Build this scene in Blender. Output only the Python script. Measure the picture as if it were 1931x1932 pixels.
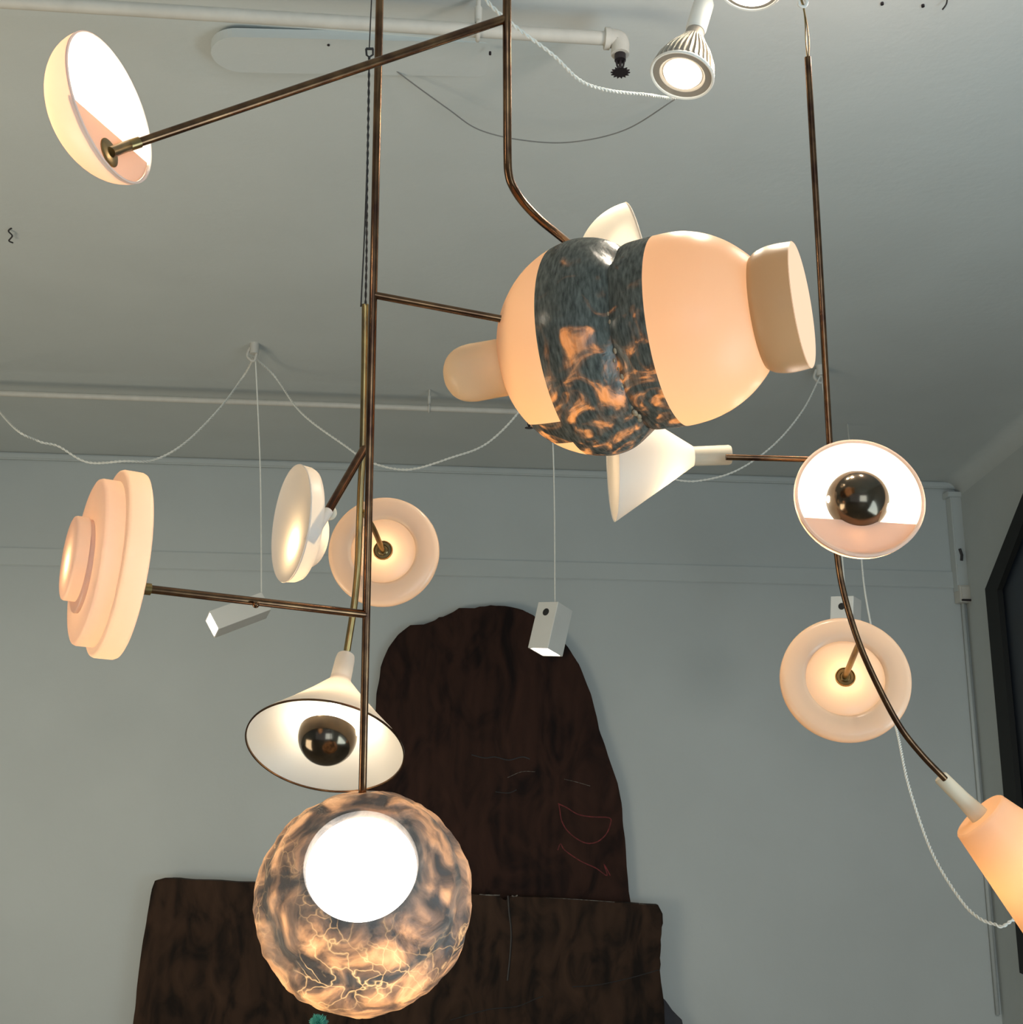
import bpy, bmesh, math, random
from mathutils import Vector, Matrix, noise
R = math.radians
random.seed(7)
for o in list(bpy.data.objects): bpy.data.objects.remove(o)
SC = bpy.context.scene
COL = SC.collection

# ------------------------------------------------------------------ camera
F = 2100.0; CX, CY = 965.5, 966.0
PITCH = R(13.5); ROLL = R(0.6)
CAM = Vector((0, 0, 1.6))
cam = bpy.data.cameras.new('camera'); cam_o = bpy.data.objects.new('camera', cam); COL.objects.link(cam_o)
MCAM = Matrix.Rotation(R(90) + PITCH, 3, 'X') @ Matrix.Rotation(ROLL, 3, 'Z')
cam_o.matrix_world = Matrix.Translation(CAM) @ MCAM.to_4x4()
cam.sensor_fit = 'HORIZONTAL'; cam.sensor_width = 36.0; cam.lens = F * 36.0 / 1931.0
cam.clip_start = 0.02
SC.camera = cam_o

def ray(px, py): return MCAM @ Vector(((px - CX) / F, -(py - CY) / F, -1.0))
def W(px, py, d): return CAM + ray(px, py) * d
def onz(px, py, z):
    r = ray(px, py); return CAM + r * ((z - CAM.z) / r.z)
def onplane(px, py, p0, n):
    r = ray(px, py); return CAM + r * ((p0 - CAM).dot(n) / r.dot(n))
def frame_at(px, py, ang, alpha):
    """axis direction seen at a place: ang = tilt in view, alpha = turn towards the viewer"""
    zt = -ray(px, py).normalized()
    xr = MCAM @ Vector((1, 0, 0)); xr = (xr - zt * xr.dot(zt)).normalized()
    yu = zt.cross(xr)
    a, b = R(ang), R(alpha)
    ax = (xr * math.cos(a) + yu * math.sin(a)) * math.cos(b) + zt * math.sin(b)
    up = (-xr * math.sin(a) + yu * math.cos(a))
    Z = ax.normalized(); X = (up - Z * up.dot(Z)).normalized(); Y = Z.cross(X)
    return Matrix((X, Y, Z)).transposed()

# ------------------------------------------------------------------ world, lights, exposure
SC.view_settings.view_transform = 'Standard'; SC.view_settings.look = 'None'
SC.view_settings.gamma = 1.0; SC.view_settings.use_curve_mapping = False
SC.view_settings.exposure = 0.0
wd = bpy.data.worlds.new('world'); SC.world = wd; wd.use_nodes = True
wd.node_tree.nodes['Background'].inputs[0].default_value = (0.62, 0.70, 0.80, 1)
wd.node_tree.nodes['Background'].inputs[1].default_value = 0.5
SC.cycles.max_bounces = 6; SC.cycles.diffuse_bounces = 4; SC.cycles.glossy_bounces = 3
SC.cycles.transmission_bounces = 4; SC.cycles.sample_clamp_indirect = 4.0

def light(name, kind, loc, power, color, target=None, size=1.0, size_y=None, spot=None, blend=1.0):
    l = bpy.data.lights.new(name, kind); l.energy = power; l.color = color
    if kind == 'AREA':
        l.size = size
        if size_y: l.shape = 'RECTANGLE'; l.size_y = size_y
    else: l.shadow_soft_size = size
    if kind == 'SPOT': l.spot_size = R(spot); l.spot_blend = blend
    o = bpy.data.objects.new(name, l); COL.objects.link(o); o.location = loc
    if target is not None:
        o.rotation_euler = (Vector(target) - Vector(loc)).to_track_quat('-Z', 'Y').to_euler()
    return o
COOL = (0.70, 0.85, 1.0); WARM = (1.0, 0.80, 0.52); CREAM = (1.0, 0.88, 0.70)
# shop window behind the photographer, and a side window on the right
light('shop_window_daylight', 'AREA', (1.8, -3.2, 1.5), 105, (0.70, 0.88, 1.0), (1.0, 3.5, 3.4), 4.0, 2.0)
light('side_window_daylight', 'AREA', (2.22, 0.9, 1.1), 48, (0.66, 0.88, 1.0), (0.9, 2.0, 3.0), 1.6, 1.4)
# unseen warm up-light added to brighten the ceiling, then gallery spots on the wall
light('added_uplight', 'AREA', (-2.6, 1.5, 0.7), 48, (1.0, 0.86, 0.64), (-1.6, 3.8, 3.5), 1.6, 1.2)
light('gallery_spot', 'SPOT', (-2.6, 1.6, 2.1), 170, (1.0, 0.86, 0.66), (-2.6, 6.3, 0.2), 0.3, spot=80)
light('gallery_spot', 'SPOT', (2.0, 2.0, 2.3), 120, (1.0, 0.95, 0.86), (1.7, 6.6, -0.1), 0.35, spot=80)
# unseen point light, added for the warm glow on the ceiling by the bulbs
light('added_ceiling_glow', 'POINT', (0.80, 1.85, 3.06), 11.0, (1.0, 0.78, 0.64), None, 0.05)

# ------------------------------------------------------------------ materials
def mat(name):
    m = bpy.data.materials.new(name); m.use_nodes = True
    nt = m.node_tree; nt.nodes.clear()
    out = nt.nodes.new('ShaderNodeOutputMaterial')
    return m, nt, out
def N(nt, t, **kw):
    n = nt.nodes.new(t)
    for k, v in kw.items():
        if k in n.inputs: n.inputs[k].default_value = v
        else: setattr(n, k, v)
    return n
def L(nt, a, b): nt.links.new(a, b)
def rgba(c): return (c[0], c[1], c[2], 1)
def ramp(nt, src, stops):
    r = nt.nodes.new('ShaderNodeValToRGB')
    while len(r.color_ramp.elements) < len(stops): r.color_ramp.elements.new(0.5)
    for e, (p, c) in zip(r.color_ramp.elements, stops):
        e.position = p; e.color = rgba(c)
    L(nt, src, r.inputs[0]); return r
def basic(name, c, rough=0.6, metal=0.0, var=0.0, scale=8.0, bump=0.0, bscale=60.0, c2=None, coat=0.0):
    m, nt, out = mat(name)
    b = N(nt, 'ShaderNodeBsdfPrincipled'); b.inputs['Roughness'].default_value = rough
    b.inputs['Metallic'].default_value = metal; b.inputs['Coat Weight'].default_value = coat
    tc = N(nt, 'ShaderNodeTexCoord')
    nz = N(nt, 'ShaderNodeTexNoise', Scale=scale, Detail=5.0)
    L(nt, tc.outputs['Object'], nz.inputs['Vector'])
    d = c2 or tuple(x * (1 - var) for x in c)
    r = ramp(nt, nz.outputs['Fac'], [(0.32, d), (0.68, c)])
    L(nt, r.outputs[0], b.inputs['Base Color'])
    if bump:
        n2 = N(nt, 'ShaderNodeTexNoise', Scale=bscale, Detail=4.0)
        L(nt, tc.outputs['Object'], n2.inputs['Vector'])
        bp = N(nt, 'ShaderNodeBump', Strength=bump, Distance=0.01)
        L(nt, n2.outputs['Fac'], bp.inputs['Height']); L(nt, bp.outputs[0], b.inputs['Normal'])
    L(nt, b.outputs[0], out.inputs[0]); return m
def porcelain(name, base=(0.86, 0.80, 0.72), thru=(1.0, 0.66, 0.40), fac=0.5, rough=0.35, spec=0.4):
    m, nt, out = mat(name)
    b = N(nt, 'ShaderNodeBsdfPrincipled'); b.inputs['Base Color'].default_value = rgba(base)
    b.inputs['Roughness'].default_value = rough; b.inputs['Specular IOR Level'].default_value = spec
    tc = N(nt, 'ShaderNodeTexCoord'); nz = N(nt, 'ShaderNodeTexNoise', Scale=14.0, Detail=3.0)
    L(nt, tc.outputs['Object'], nz.inputs['Vector'])
    r = ramp(nt, nz.outputs['Fac'], [(0.3, tuple(x * 0.93 for x in thru)), (0.7, thru)])
    t = N(nt, 'ShaderNodeBsdfTranslucent'); L(nt, r.outputs[0], t.inputs[0])
    mx = N(nt, 'ShaderNodeMixShader', Fac=fac)
    L(nt, b.outputs[0], mx.inputs[1]); L(nt, t.outputs[0], mx.inputs[2]); L(nt, mx.outputs[0], out.inputs[0])
    return m
def glow(name, c, s):
    m, nt, out = mat(name)
    e = N(nt, 'ShaderNodeEmission', Strength=s); e.inputs[0].default_value = rgba(c)
    L(nt, e.outputs[0], out.inputs[0]); return m

M_CEIL = basic('ceiling_paint', (0.61, 0.645, 0.63), 0.85, var=0.05, scale=2.0, bump=0.12, bscale=35)
M_WALL = basic('wall_paint', (0.55, 0.59, 0.58), 0.85, var=0.06, scale=1.5, bump=0.15, bscale=20)
M_FLOOR = basic('floor_wood', (0.42, 0.36, 0.29), 0.5, var=0.3, scale=3)
M_PIPE = basic('pipe_paint', (0.62, 0.60, 0.54), 0.6, var=0.1, scale=20)
M_IRON = basic('sprinkler_metal', (0.06, 0.05, 0.055), 0.4, metal=0.7, var=0.3)
M_BRASS = basic('patinated_brass', (0.21, 0.118, 0.06), 0.25, metal=1.0, scale=30, c2=(0.075, 0.038, 0.026))
M_BRASS2 = basic('aged_brass', (0.36, 0.25, 0.10), 0.3, metal=1.0, scale=25, c2=(0.2, 0.14, 0.07))
M_WHITE = basic('white_enamel', (0.78, 0.76, 0.70), 0.5, var=0.05)
M_CORD = basic('white_cord', (0.80, 0.79, 0.72), 0.8, var=0.1, scale=80)
M_BLACK = basic('black_wire', (0.02, 0.018, 0.018), 0.5)
M_DARK = basic('dark_frame', (0.006, 0.007, 0.006), 0.8)
M_PORC = porcelain('porcelain')
M_PORCW = porcelain('white_porcelain', (0.86, 0.82, 0.76), (1.0, 0.80, 0.58), 0.35)
M_PORCP = porcelain('pink_porcelain', (0.90, 0.80, 0.70), (1.0, 0.68, 0.46), 0.5)
M_SOLID = basic('ceramic_stem', (0.74, 0.64, 0.48), 0.5, var=0.06)
M_GLOWW = glow('lamp_white', (1.0, 0.93, 0.84), 6.0)
M_GLOWP = glow('lamp_peach', (1.0, 0.70, 0.48), 1.12)
M_MIRROR = basic('mirrored_bulb_cap', (0.16, 0.12, 0.08), 0.16, metal=1.0, scale=16, c2=(0.09, 0.075, 0.06))

# ------------------------------------------------------------------ mesh helpers
def link(name, me, m, parent=None, smooth=True):
    o = bpy.data.objects.new(name, me); COL.objects.link(o)
    if m: me.materials.append(m)
    if smooth:
        for p in me.polygons: p.use_smooth = True
    if parent: o.parent = parent
    return o
def finish(bm, name, m, parent=None, smooth=True, sharp=40):
    bmesh.ops.recalc_face_normals(bm, faces=bm.faces)
    if smooth:
        for e in bm.edges:
            if len(e.link_faces) == 2 and e.calc_face_angle(0) > R(sharp): e.smooth = False
    me = bpy.data.meshes.new(name); bm.to_mesh(me); bm.free()
    return link(name, me, m, parent, smooth)
def tag(o, label, cat, group=None, kind=None):
    if label: o['label'] = label
    if cat: o['category'] = cat
    if group: o['group'] = group
    if kind: o['kind'] = kind
    return o
def empty(name, loc, label, cat, group=None):
    o = bpy.data.objects.new(name, None); COL.objects.link(o); o.location = loc
    o.empty_display_size = 0.05
    bpy.context.view_layer.update()
    return tag(o, label, cat, group)
def pin(o, parent):
    """parent without moving"""
    o.parent = parent
    bpy.context.view_layer.update()
    o.matrix_parent_inverse = parent.matrix_world.inverted()
    return o
def smooth_pts(pts, n=8):
    P = [Vector(p) for p in pts]; out = []
    P = [P[0] * 2 - P[1]] + P + [P[-1] * 2 - P[-2]]
    for i in range(1, len(P) - 2):
        a, b, c, d = P[i-1:i+3]
        for k in range(n):
            t = k / n
            out.append(0.5 * ((2*b) + (c-a)*t + (2*a-5*b+4*c-d)*t*t + (3*b-a-3*c+d)*t**3))
    out.append(P[-2]); return out
def tube(bm, pts, rad, seg=14, cap=True):
    pts = [Vector(p) for p in pts]
    rads = rad if isinstance(rad, (list, tuple)) else [rad] * len(pts)
    if len(rads) != len(pts):
        k = (len(rads) - 1) / (len(pts) - 1)
        rads = [rads[min(int(i*k), len(rads)-2)] * (1 - (i*k - min(int(i*k), len(rads)-2))) + rads[min(int(i*k), len(rads)-2)+1] * (i*k - min(int(i*k), len(rads)-2)) for i in range(len(pts))]
    rings = []; X = None
    for i, p in enumerate(pts):
        t = (pts[min(i+1, len(pts)-1)] - pts[max(i-1, 0)]).normalized()
        if X is None: X = t.orthogonal().normalized()
        X = (X - t * X.dot(t)).normalized(); Y = t.cross(X)
        rings.append([bm.verts.new(p + (X * math.cos(a) + Y * math.sin(a)) * rads[i]) for a in [2*math.pi*k/seg for k in range(seg)]])
    for a, b in zip(rings, rings[1:]):
        for k in range(seg): bm.faces.new((a[k], a[(k+1) % seg], b[(k+1) % seg], b[k]))
    if cap: bm.faces.new(rings[0]); bm.faces.new(rings[-1])
def rod(name, pts, rpx, m, parent=None, smooth=False, seg=16):
    """pts (px, py, depth); rpx radius in photo pixels at that depth"""
    P = [W(*p) for p in pts]; rr = [rpx * pts[0][2] / F, rpx * pts[-1][2] / F]
    if smooth: P = smooth_pts(P, 8)
    bm = bmesh.new(); tube(bm, P, rr, seg)
    o = finish(bm, name, m)
    return pin(o, parent) if parent else o
def strand(name, pts, rad, m, parent=None, twist=0, label=None, sag=None, lobes=2):
    """a twisted cord through world points"""
    P = smooth_pts(pts, 16); bm = bmesh.new()
    if not twist: tube(bm, P, rad, 8)
    else:
        Q = [P[0]]; 
        step = twist / 8.0
        for a, b in zip(P, P[1:]):
            n = max(1, int((b - a).length / step))
            for k in range(1, n + 1): Q.append(a.lerp(b, k / n))
        for s in range(lobes):
            H = []; dist = 0; X = None
            for i, p in enumerate(Q):
                t = (Q[min(i+1, len(Q)-1)] - Q[max(i-1, 0)]).normalized()
                if X is None: X = t.orthogonal().normalized()
                X = (X - t * X.dot(t)).normalized(); Y = t.cross(X)
                if i: dist += (p - Q[i-1]).length
                a = 2*math.pi*(dist / twist + s / lobes)
                H.append(p + (X * math.cos(a) + Y * math.sin(a)) * rad * 0.62)
            tube(bm, H, rad * 0.62, 6)
    o = finish(bm, name, m)
    return pin(o, parent) if parent else o
def lathe(name, prof, m, M4, s, parent, seg=72, disp=None, sharp=40, interp=0):
    """prof: (r, z) in photo pixels, s = metres per pixel"""
    if interp: prof = [(max(p.x, 0), p.y) for p in smooth_pts([Vector((a, b, 0)) for a, b in prof], interp)]
    bm = bmesh.new(); rings = []
    for r, z in prof:
        if r < 1e-4: rings.append([bm.verts.new((0, 0, z * s))])
        else: rings.append([bm.verts.new((math.cos(2*math.pi*k/seg)*r*s, math.sin(2*math.pi*k/seg)*r*s, z*s)) for k in range(seg)])
    for a, b in zip(rings, rings[1:]):
        for k in range(seg):
            k2 = (k + 1) % seg
            if len(a) == 1 and len(b) == 1: continue
            if len(a) == 1: bm.faces.new((a[0], b[k], b[k2]))
            elif len(b) == 1: bm.faces.new((a[k], a[k2], b[0]))
            else: bm.faces.new((a[k], a[k2], b[k2], b[k]))
    if disp:
        for v in bm.verts: v.co = disp(v.co)
    o = finish(bm, name, m, None, True, sharp)
    o.matrix_world = M4
    return pin(o, parent) if parent else o
def place(px, py, d, ang, alpha):
    return Matrix.Translation(W(px, py, d)) @ frame_at(px, py, ang, alpha).to_4x4()
def prism(name, pts2, th, M4, m, parent=None, bev=0, smooth=False):
    """2-D outline in the local XY plane, thickness th along +Z, metres"""
    bm = bmesh.new()
    a = [bm.verts.new((x, y, 0)) for x, y in pts2]; b = [bm.verts.new((x, y, th)) for x, y in pts2]
    bm.faces.new(a[::-1]); bm.faces.new(b)
    for i in range(len(a)): bm.faces.new((a[i], a[(i+1) % len(a)], b[(i+1) % len(a)], b[i]))
    if bev: bmesh.ops.bevel(bm, geom=[e for e in bm.edges if abs(e.verts[0].co.z - e.verts[1].co.z) < 1e-7], offset=bev, segments=3, affect='EDGES')
    o = finish(bm, name, m, None, smooth, 35); o.matrix_world = M4
    return pin(o, parent) if parent else o
def box(name, lo, hi, m, parent=None, M4=None, bev=0):
    return prism(name, [(lo[0], lo[1]), (hi[0], lo[1]), (hi[0], hi[1]), (lo[0], hi[1])], hi[2] - lo[2],
                 (M4 or Matrix()) @ Matrix.Translation((0, 0, lo[2])), m, parent, bev)
def poly(name, P, m, parent=None):
    me = bpy.data.meshes.new(name); me.from_pydata([tuple(p) for p in P], [], [tuple(range(len(P)))])
    return link(name, me, m, parent, False)
def lamp_in(name, M4, s, off, power, color, rad=0.02):
    p = M4 @ (Vector(off) * s)
    return light(name, 'POINT', p, power, color, None, rad)

# ------------------------------------------------------------------ the room
ZC = 3.5
WA = R(4.5); WD = Vector((math.cos(WA), math.sin(WA), 0)); WN = Vector((math.sin(WA), -math.cos(WA), 0))
W0 = Vector((0, 6.75, 0))
corner = onplane(1812, 1000, W0, WN); corner.z = 0
RA = R(5.0); RD = Vector((-math.sin(RA), -math.cos(RA), 0))      # right wall runs back towards the viewer
RD = Vector((-0.085, -1, 0)).normalized(); RN = Vector((-RD.y, RD.x, 0)) * -1
if RN.x > 0: RN = -RN
bl = W0 - WD * 5.0
LEN = 10.5
def wallquad(name, a, b, z0, z1, m):
    o = poly(name, [(a.x, a.y, z0), (b.x, b.y, z0), (b.x, b.y, z1), (a.x, a.y, z1)], m)
    md = o.modifiers.new('thickness', 'SOLIDIFY'); md.thickness = 0.12; md.offset = 1
    return tag(o, None, None, kind='structure')
wallquad('wall_back', corner + WD*0.15, bl - WD*0.15, 0, ZC, M_WALL)
rb = corner + RD * LEN
CR = 0.10   # cove radius
wallquad('wall_right', rb, corner, 0, ZC - CR, M_WALL)
lb = bl + Vector((0, -LEN, 0))
wallquad('wall_left', bl, lb, 0, ZC, M_WALL)
tag(poly('floor', [(lb.x-.2, lb.y, 0), (rb.x+.2, rb.y, 0), (corner.x+.2, corner.y+.2, 0), (bl.x-.2, bl.y+.2, 0)], M_FLOOR), None, None, kind='structure')
tag(poly('ceiling', [(lb.x-.2, lb.y, ZC), (bl.x-.2, bl.y+.2, ZC), (corner.x+.2, corner.y+.2, ZC), (rb.x+.2, rb.y, ZC)], M_CEIL), None, None, kind='structure')
# coved joint between the ceiling and the right wall
bm = bmesh.new(); prev = None
for k in range(17):
    a = R(90) * k / 16
    off = RN * (CR * (1 - math.sin(a))); z = ZC - CR * (1 - math.cos(a)) - (0.002 if k == 0 else 0)
    off = RN * (CR * (1 - math.sin(a)))
    z = ZC - CR + CR * math.cos(a)
    q = [bm.verts.new(corner - RD*0.1 + off + Vector((0, 0, z))), bm.verts.new(rb + off + Vector((0, 0, z)))]
    if prev: bm.faces.new((prev[0], prev[1], q[1], q[0]))
    prev = q
tag(finish(bm, 'trim_1', M_CEIL), None, None, kind='structure')
# plaster ledge on the back wall
def wallM(off=0.0):   # local x along the wall, y up, z out into the room
    return Matrix.Translation(W0 + WN * off) @ Matrix((WD, Vector((0, 0, 1)), WN)).transposed().to_4x4()
def wp(px, py, off=0.0):
    p = onplane(px, py, W0 + WN*off, WN) - (W0 + WN*off)
    return (p.dot(WD), p.z)
xs0 = -4.95; xs1 = wp(1806, 1000)[0]
y1 = wp(900, 1072)[1]
tag(box('trim_2', (xs0, y1 - 0.055, 0), (xs1, y1 + 0.055, 0.012), M_WALL, None, wallM(), 0.005), None, None, kind='structure')
tag(box('trim_3', (xs0, ZC - 0.045, 0), (xs1, ZC - 0.002, 0.03), M_WALL, None, wallM(), 0.008), None, None, kind='structure')

# window on the right wall
rp0 = corner.copy()
def rw(px, py):
    return onplane(px, py, rp0, RN)
def rM(off): return Matrix.Translation(rp0 + RN * off) @ Matrix((RD, Vector((0, 0, 1)), RD.cross(Vector((0, 0, 1))))).transposed().to_4x4()
Zr = RD.cross(Vector((0, 0, 1)))
sg = 1 if Zr.dot(RN) > 0 else -1
def rl(px, py):
    p = rw(px, py) - rp0; return (p.dot(RD), p.z)
a1, a2 = rl(1865, 1115), rl(1931, 950)
b1 = rl(1917, 1510)
xv = (a1[0] + b1[0]) / 2
sl = (a2[1] - a1[1]) / max(a2[0] - a1[0], 0.01)
top = min(ZC - CR - 0.05, a1[1] + sl * 0.75)
xt = xv + (top - a1[1]) / sl
outl = [(xv, 0.6), (xv, a1[1]), (xt, top), (xt + 1.4, top), (xt + 1.4 + (xt - xv), a1[1]), (xt + 1.4 + (xt - xv), 0.6)]
cxo = sum(p[0] for p in outl) / 6; cyo = sum(p[1] for p in outl) / 6
inl = [(cxo + (x - cxo) * 0.86, cyo + (y - cyo) * 0.93) for x, y in outl]
bm = bmesh.new()
for z in (0.0, 0.05):
    pass
lo = [[bm.verts.new((x, y, z * sg)) for x, y in pl] for pl, z in ((outl, 0.001), (outl, 0.04), (inl, 0.04), (inl, 0.008))]
for a, b in zip(lo, lo[1:]):
    for i in range(6): bm.faces.new((a[i], a[(i+1) % 6], b[(i+1) % 6], b[i]))
wf = finish(bm, 'window_1', M_DARK, None, False); wf.matrix_world = rM(0); tag(wf, None, None, kind='structure')
M_NIGHT = basic('dark_glass', (0.002, 0.003, 0.006), 0.45, var=0.6, scale=3, c2=(0.006, 0.014, 0.03))
pane = prism('pane', inl, 0.004, rM(0.006) , M_NIGHT, wf)

# corner chase with its junction box
ch = empty('corner_conduit', wp and (W0 + WD * wp(1805, 1100)[0] + WN*0.05), 'boxed pipe chase running down the far right corner to a small junction box', 'conduit')
x0, x1 = wp(1786, 960)[0], wp(1812, 960)[0]
zt_, zb_ = ZC - 0.08, wp(1820, 1118)[1]
box('chase_box', (x0, zb_, 0.0), (x1, zt_, 0.07), M_WALL, ch, wallM(), 0.006)
box('cap', (x0 - .02, zt_ - 0.035, 0.0), (x1 + 0.01, zt_ + .0, 0.085), M_WALL, ch, wallM(), 0.004)
xa, xb = wp(1812, 1120)[0], wp(1836, 1120)[0]
jz0, jz1 = wp(1820, 1140)[1], wp(1820, 1108)[1]
jb = box('junction_box', (x1 - 0.09, jz0, 0.0), (x1 - 0.005, jz1, 0.09), M_PIPE, ch, wallM(), 0.01)
pin(box('latch', (x1 - 0.085, jz0 + 0.005, 0.088), (x1 - 0.012, jz0 + 0.017, 0.1), M_IRON, None, wallM()), jb)
p1 = W0 + WD * (x0 + 0.03) + WN * 0.075
bm = bmesh.new(); tube(bm, [p1 + Vector((0, 0, wp(1810, 1040)[1])), p1 + Vector((0.01, 0, wp(1810, 1052)[1])), p1 + Vector((0.005, 0, wp(1810, 1062)[1]))], 0.009, 8)
pin(finish(bm, 'bracket', M_BLACK), ch)
p1 = W0 + WD * (x1 - 0.045) + WN * 0.02
bm = bmesh.new(); tube(bm, [p1 + Vector((0, 0, jz0)), p1 + Vector((0, 0, 0.3))], 0.012, 8)
pin(finish(bm, 'conduit_tube', M_WALL), ch)

# ------------------------------------------------------------------ ceiling fittings
ZP = ZC - 0.10
def pipe_run(label, pts, r, hanger_px, hanger_top, end):
    A, B = onz(*pts[0], ZP), onz(*pts[1], ZP)
    D = (B - A).normalized(); A = A - D * 1.5
    t = empty('sprinkler_pipe', (A + B) / 2, label, 'pipe')
    bm = bmesh.new(); tube(bm, [A, B], r, 20); pin(finish(bm, 'pipe', M_PIPE), t)
    # elbow and head
    e = bmesh.new(); Pd = B + D * r * 1.6
    tube(e, smooth_pts([B - D * r * 0.5, B + D * r * .9, Pd + Vector((0, 0, -r * .6)), Pd + Vector((0, 0, -r * 2.6))], 6), r * 1.35, 18)
    tube(e, [B - D * r * 0.7, B + D * r * 0.1], r * 1.6, 18)
    pin(finish(e, 'elbow', M_PIPE), t)
    h = bmesh.new(); q = Pd + Vector((0, 0, -r * 2.5))
    tube(h, [q, q + Vector((0, 0, -r * 1.1))], r * 0.85, 12)
    for s in (-1, 1):
        tube(h, [q + Vector((s * r * .6, 0, -r * 1.0)), q + Vector((s * r * .45, 0, -r * 2.0)), q + Vector((0, 0, -r * 2.9))], r * 0.16, 8)
    tube(h, [q + Vector((0, 0, -r * .9)), q + Vector((0, 0, -r * 3.0))], r * 0.24, 8)
    hd = pin(finish(h, 'sprinkler_head', M_IRON), t)
    dd = bmesh.new(); c = q + Vector((0, 0, -r * 3.0)); nT = 14
    ring = []
    for k in range(nT * 2):
        a = math.pi * k / nT; rr = r * (1.45 if k % 2 == 0 else 1.0)
        ring.append((c.x + math.cos(a) * rr, c.y + math.sin(a) * rr))
    u = [dd.verts.new((x, y, c.z)) for x, y in ring]; v = [dd.verts.new((x, y, c.z - r * .18)) for x, y in ring]
    dd.faces.new(u[::-1]); dd.faces.new(v)
    for i in range(len(u)): dd.faces.new((u[i], u[(i+1) % len(u)], v[(i+1) % len(u)], v[i]))
    pin(finish(dd, 'deflector', M_IRON, None, False), hd)
    # hanger
    hp = onz(*hanger_px, ZP); hp = A + D * (hp - A).dot(D)
    hb = bmesh.new(); S = Vector((-D.y, D.x, 0))
    tube(hb, [hp + S * r * 1.3 * math.cos(a) + Vector((0, 0, r * 1.3 * math.sin(a))) for a in [2*math.pi*k/20 for k in range(21)]], r * .35, 8, False)
    tube(hb, [hp + Vector((0, 0, r * 1.2)), Vector((hp.x, hp.y, ZC - 0.035))], r * .55, 10)
    tube(hb, [Vector((hp.x, hp.y, ZC - 0.045)), Vector((hp.x, hp.y, ZC - 0.001))], r * .35, 10)
    pin(finish(hb, 'clevis_hanger', M_PIPE), t)
    return t
pipe_run('thick grey sprinkler pipe with elbow and dark head, near the top of the ceiling', [(0, 2), (1150, 73)], 0.0168, (903, 50), 0, 0)
pipe_run('thinner grey sprinkler pipe far back, running just above the back wall', [(0, 742), (990, 777)], 0.0150, (810, 770), 0, 0)

# stadium-shaped patch on the ceiling
A = onz(455, 78, ZC); B = onz(900, 112, ZC); Dp = (B - A).normalized(); Sp = Vector((-Dp.y, Dp.x, 0))
hw = (onz(480, 46, ZC) - onz(475, 112, ZC)).dot(Sp) / 2; hw = abs(hw)
Lp = (B - A).length
pl = [(-math.sin(a) * hw, math.cos(a) * hw) for a in [math.pi * k / 20 for k in range(21)]] + [(Lp + math.sin(a) * hw, -math.cos(a) * hw) for a in [math.pi * k / 20 for k in range(21)]]
M4 = Matrix.Translation(A) @ Matrix((Dp, Sp, Vector((0, 0, 1)))).transposed().to_4x4() @ Matrix.Translation((0, 0, -0.042)) @ Matrix.Rotation(-math.atan(0.040 / Lp), 4, 'Y')
pt = empty('ceiling_patch', A, 'long round-ended plaster patch screwed to the ceiling beside the thick pipe', 'panel')
prism('panel', pl, 0.027, M4, M_CEIL, pt, 0.004)
for px, py in ((440, 73), (465, 76), (620, 86), (925, 103)):
    p = onz(px, py, ZC - 0.03); bm = bmesh.new(); tube(bm, [p, p + Vector((0, 0, 0.008))], 0.0035, 10); pin(finish(bm, 'screw', M_IRON), pt)

def bent_wire(label, pts, r, m, name='ceiling_hook', cat='hook'):
    bm = bmesh.new(); tube(bm, smooth_pts(pts, 8), r, 8)
    return tag(finish(bm, name, m), label, cat)
h = ZC
bent_wire('small dark wire hook left in the ceiling near the left edge', [onz(22, 430, h), onz(16, 436, h-.01), onz(23, 445, h-.02), onz(17, 454, h-.03), onz(24, 458, h-.025)], 0.0028, M_BLACK)
bent_wire('short dark wire stub on the ceiling at the top right', [onz(1788, -2, h), onz(1786, 8, h-.015), onz(1779, 18, h-.02)], 0.002, M_BLACK)
for px, py, lb in ((1665, 5, 'nail head in the ceiling left of the other one at top right'), (1742, 9, 'nail head in the ceiling nearest the short wire stub')):
    p = onz(px, py, ZC); bm = bmesh.new(); tube(bm, [p + Vector((0, 0, 0.002)), p - Vector((0, 0, 0.006))], 0.004, 10)
    tag(finish(bm, 'ceiling_nail', M_IRON), lb, 'nail')

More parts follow.
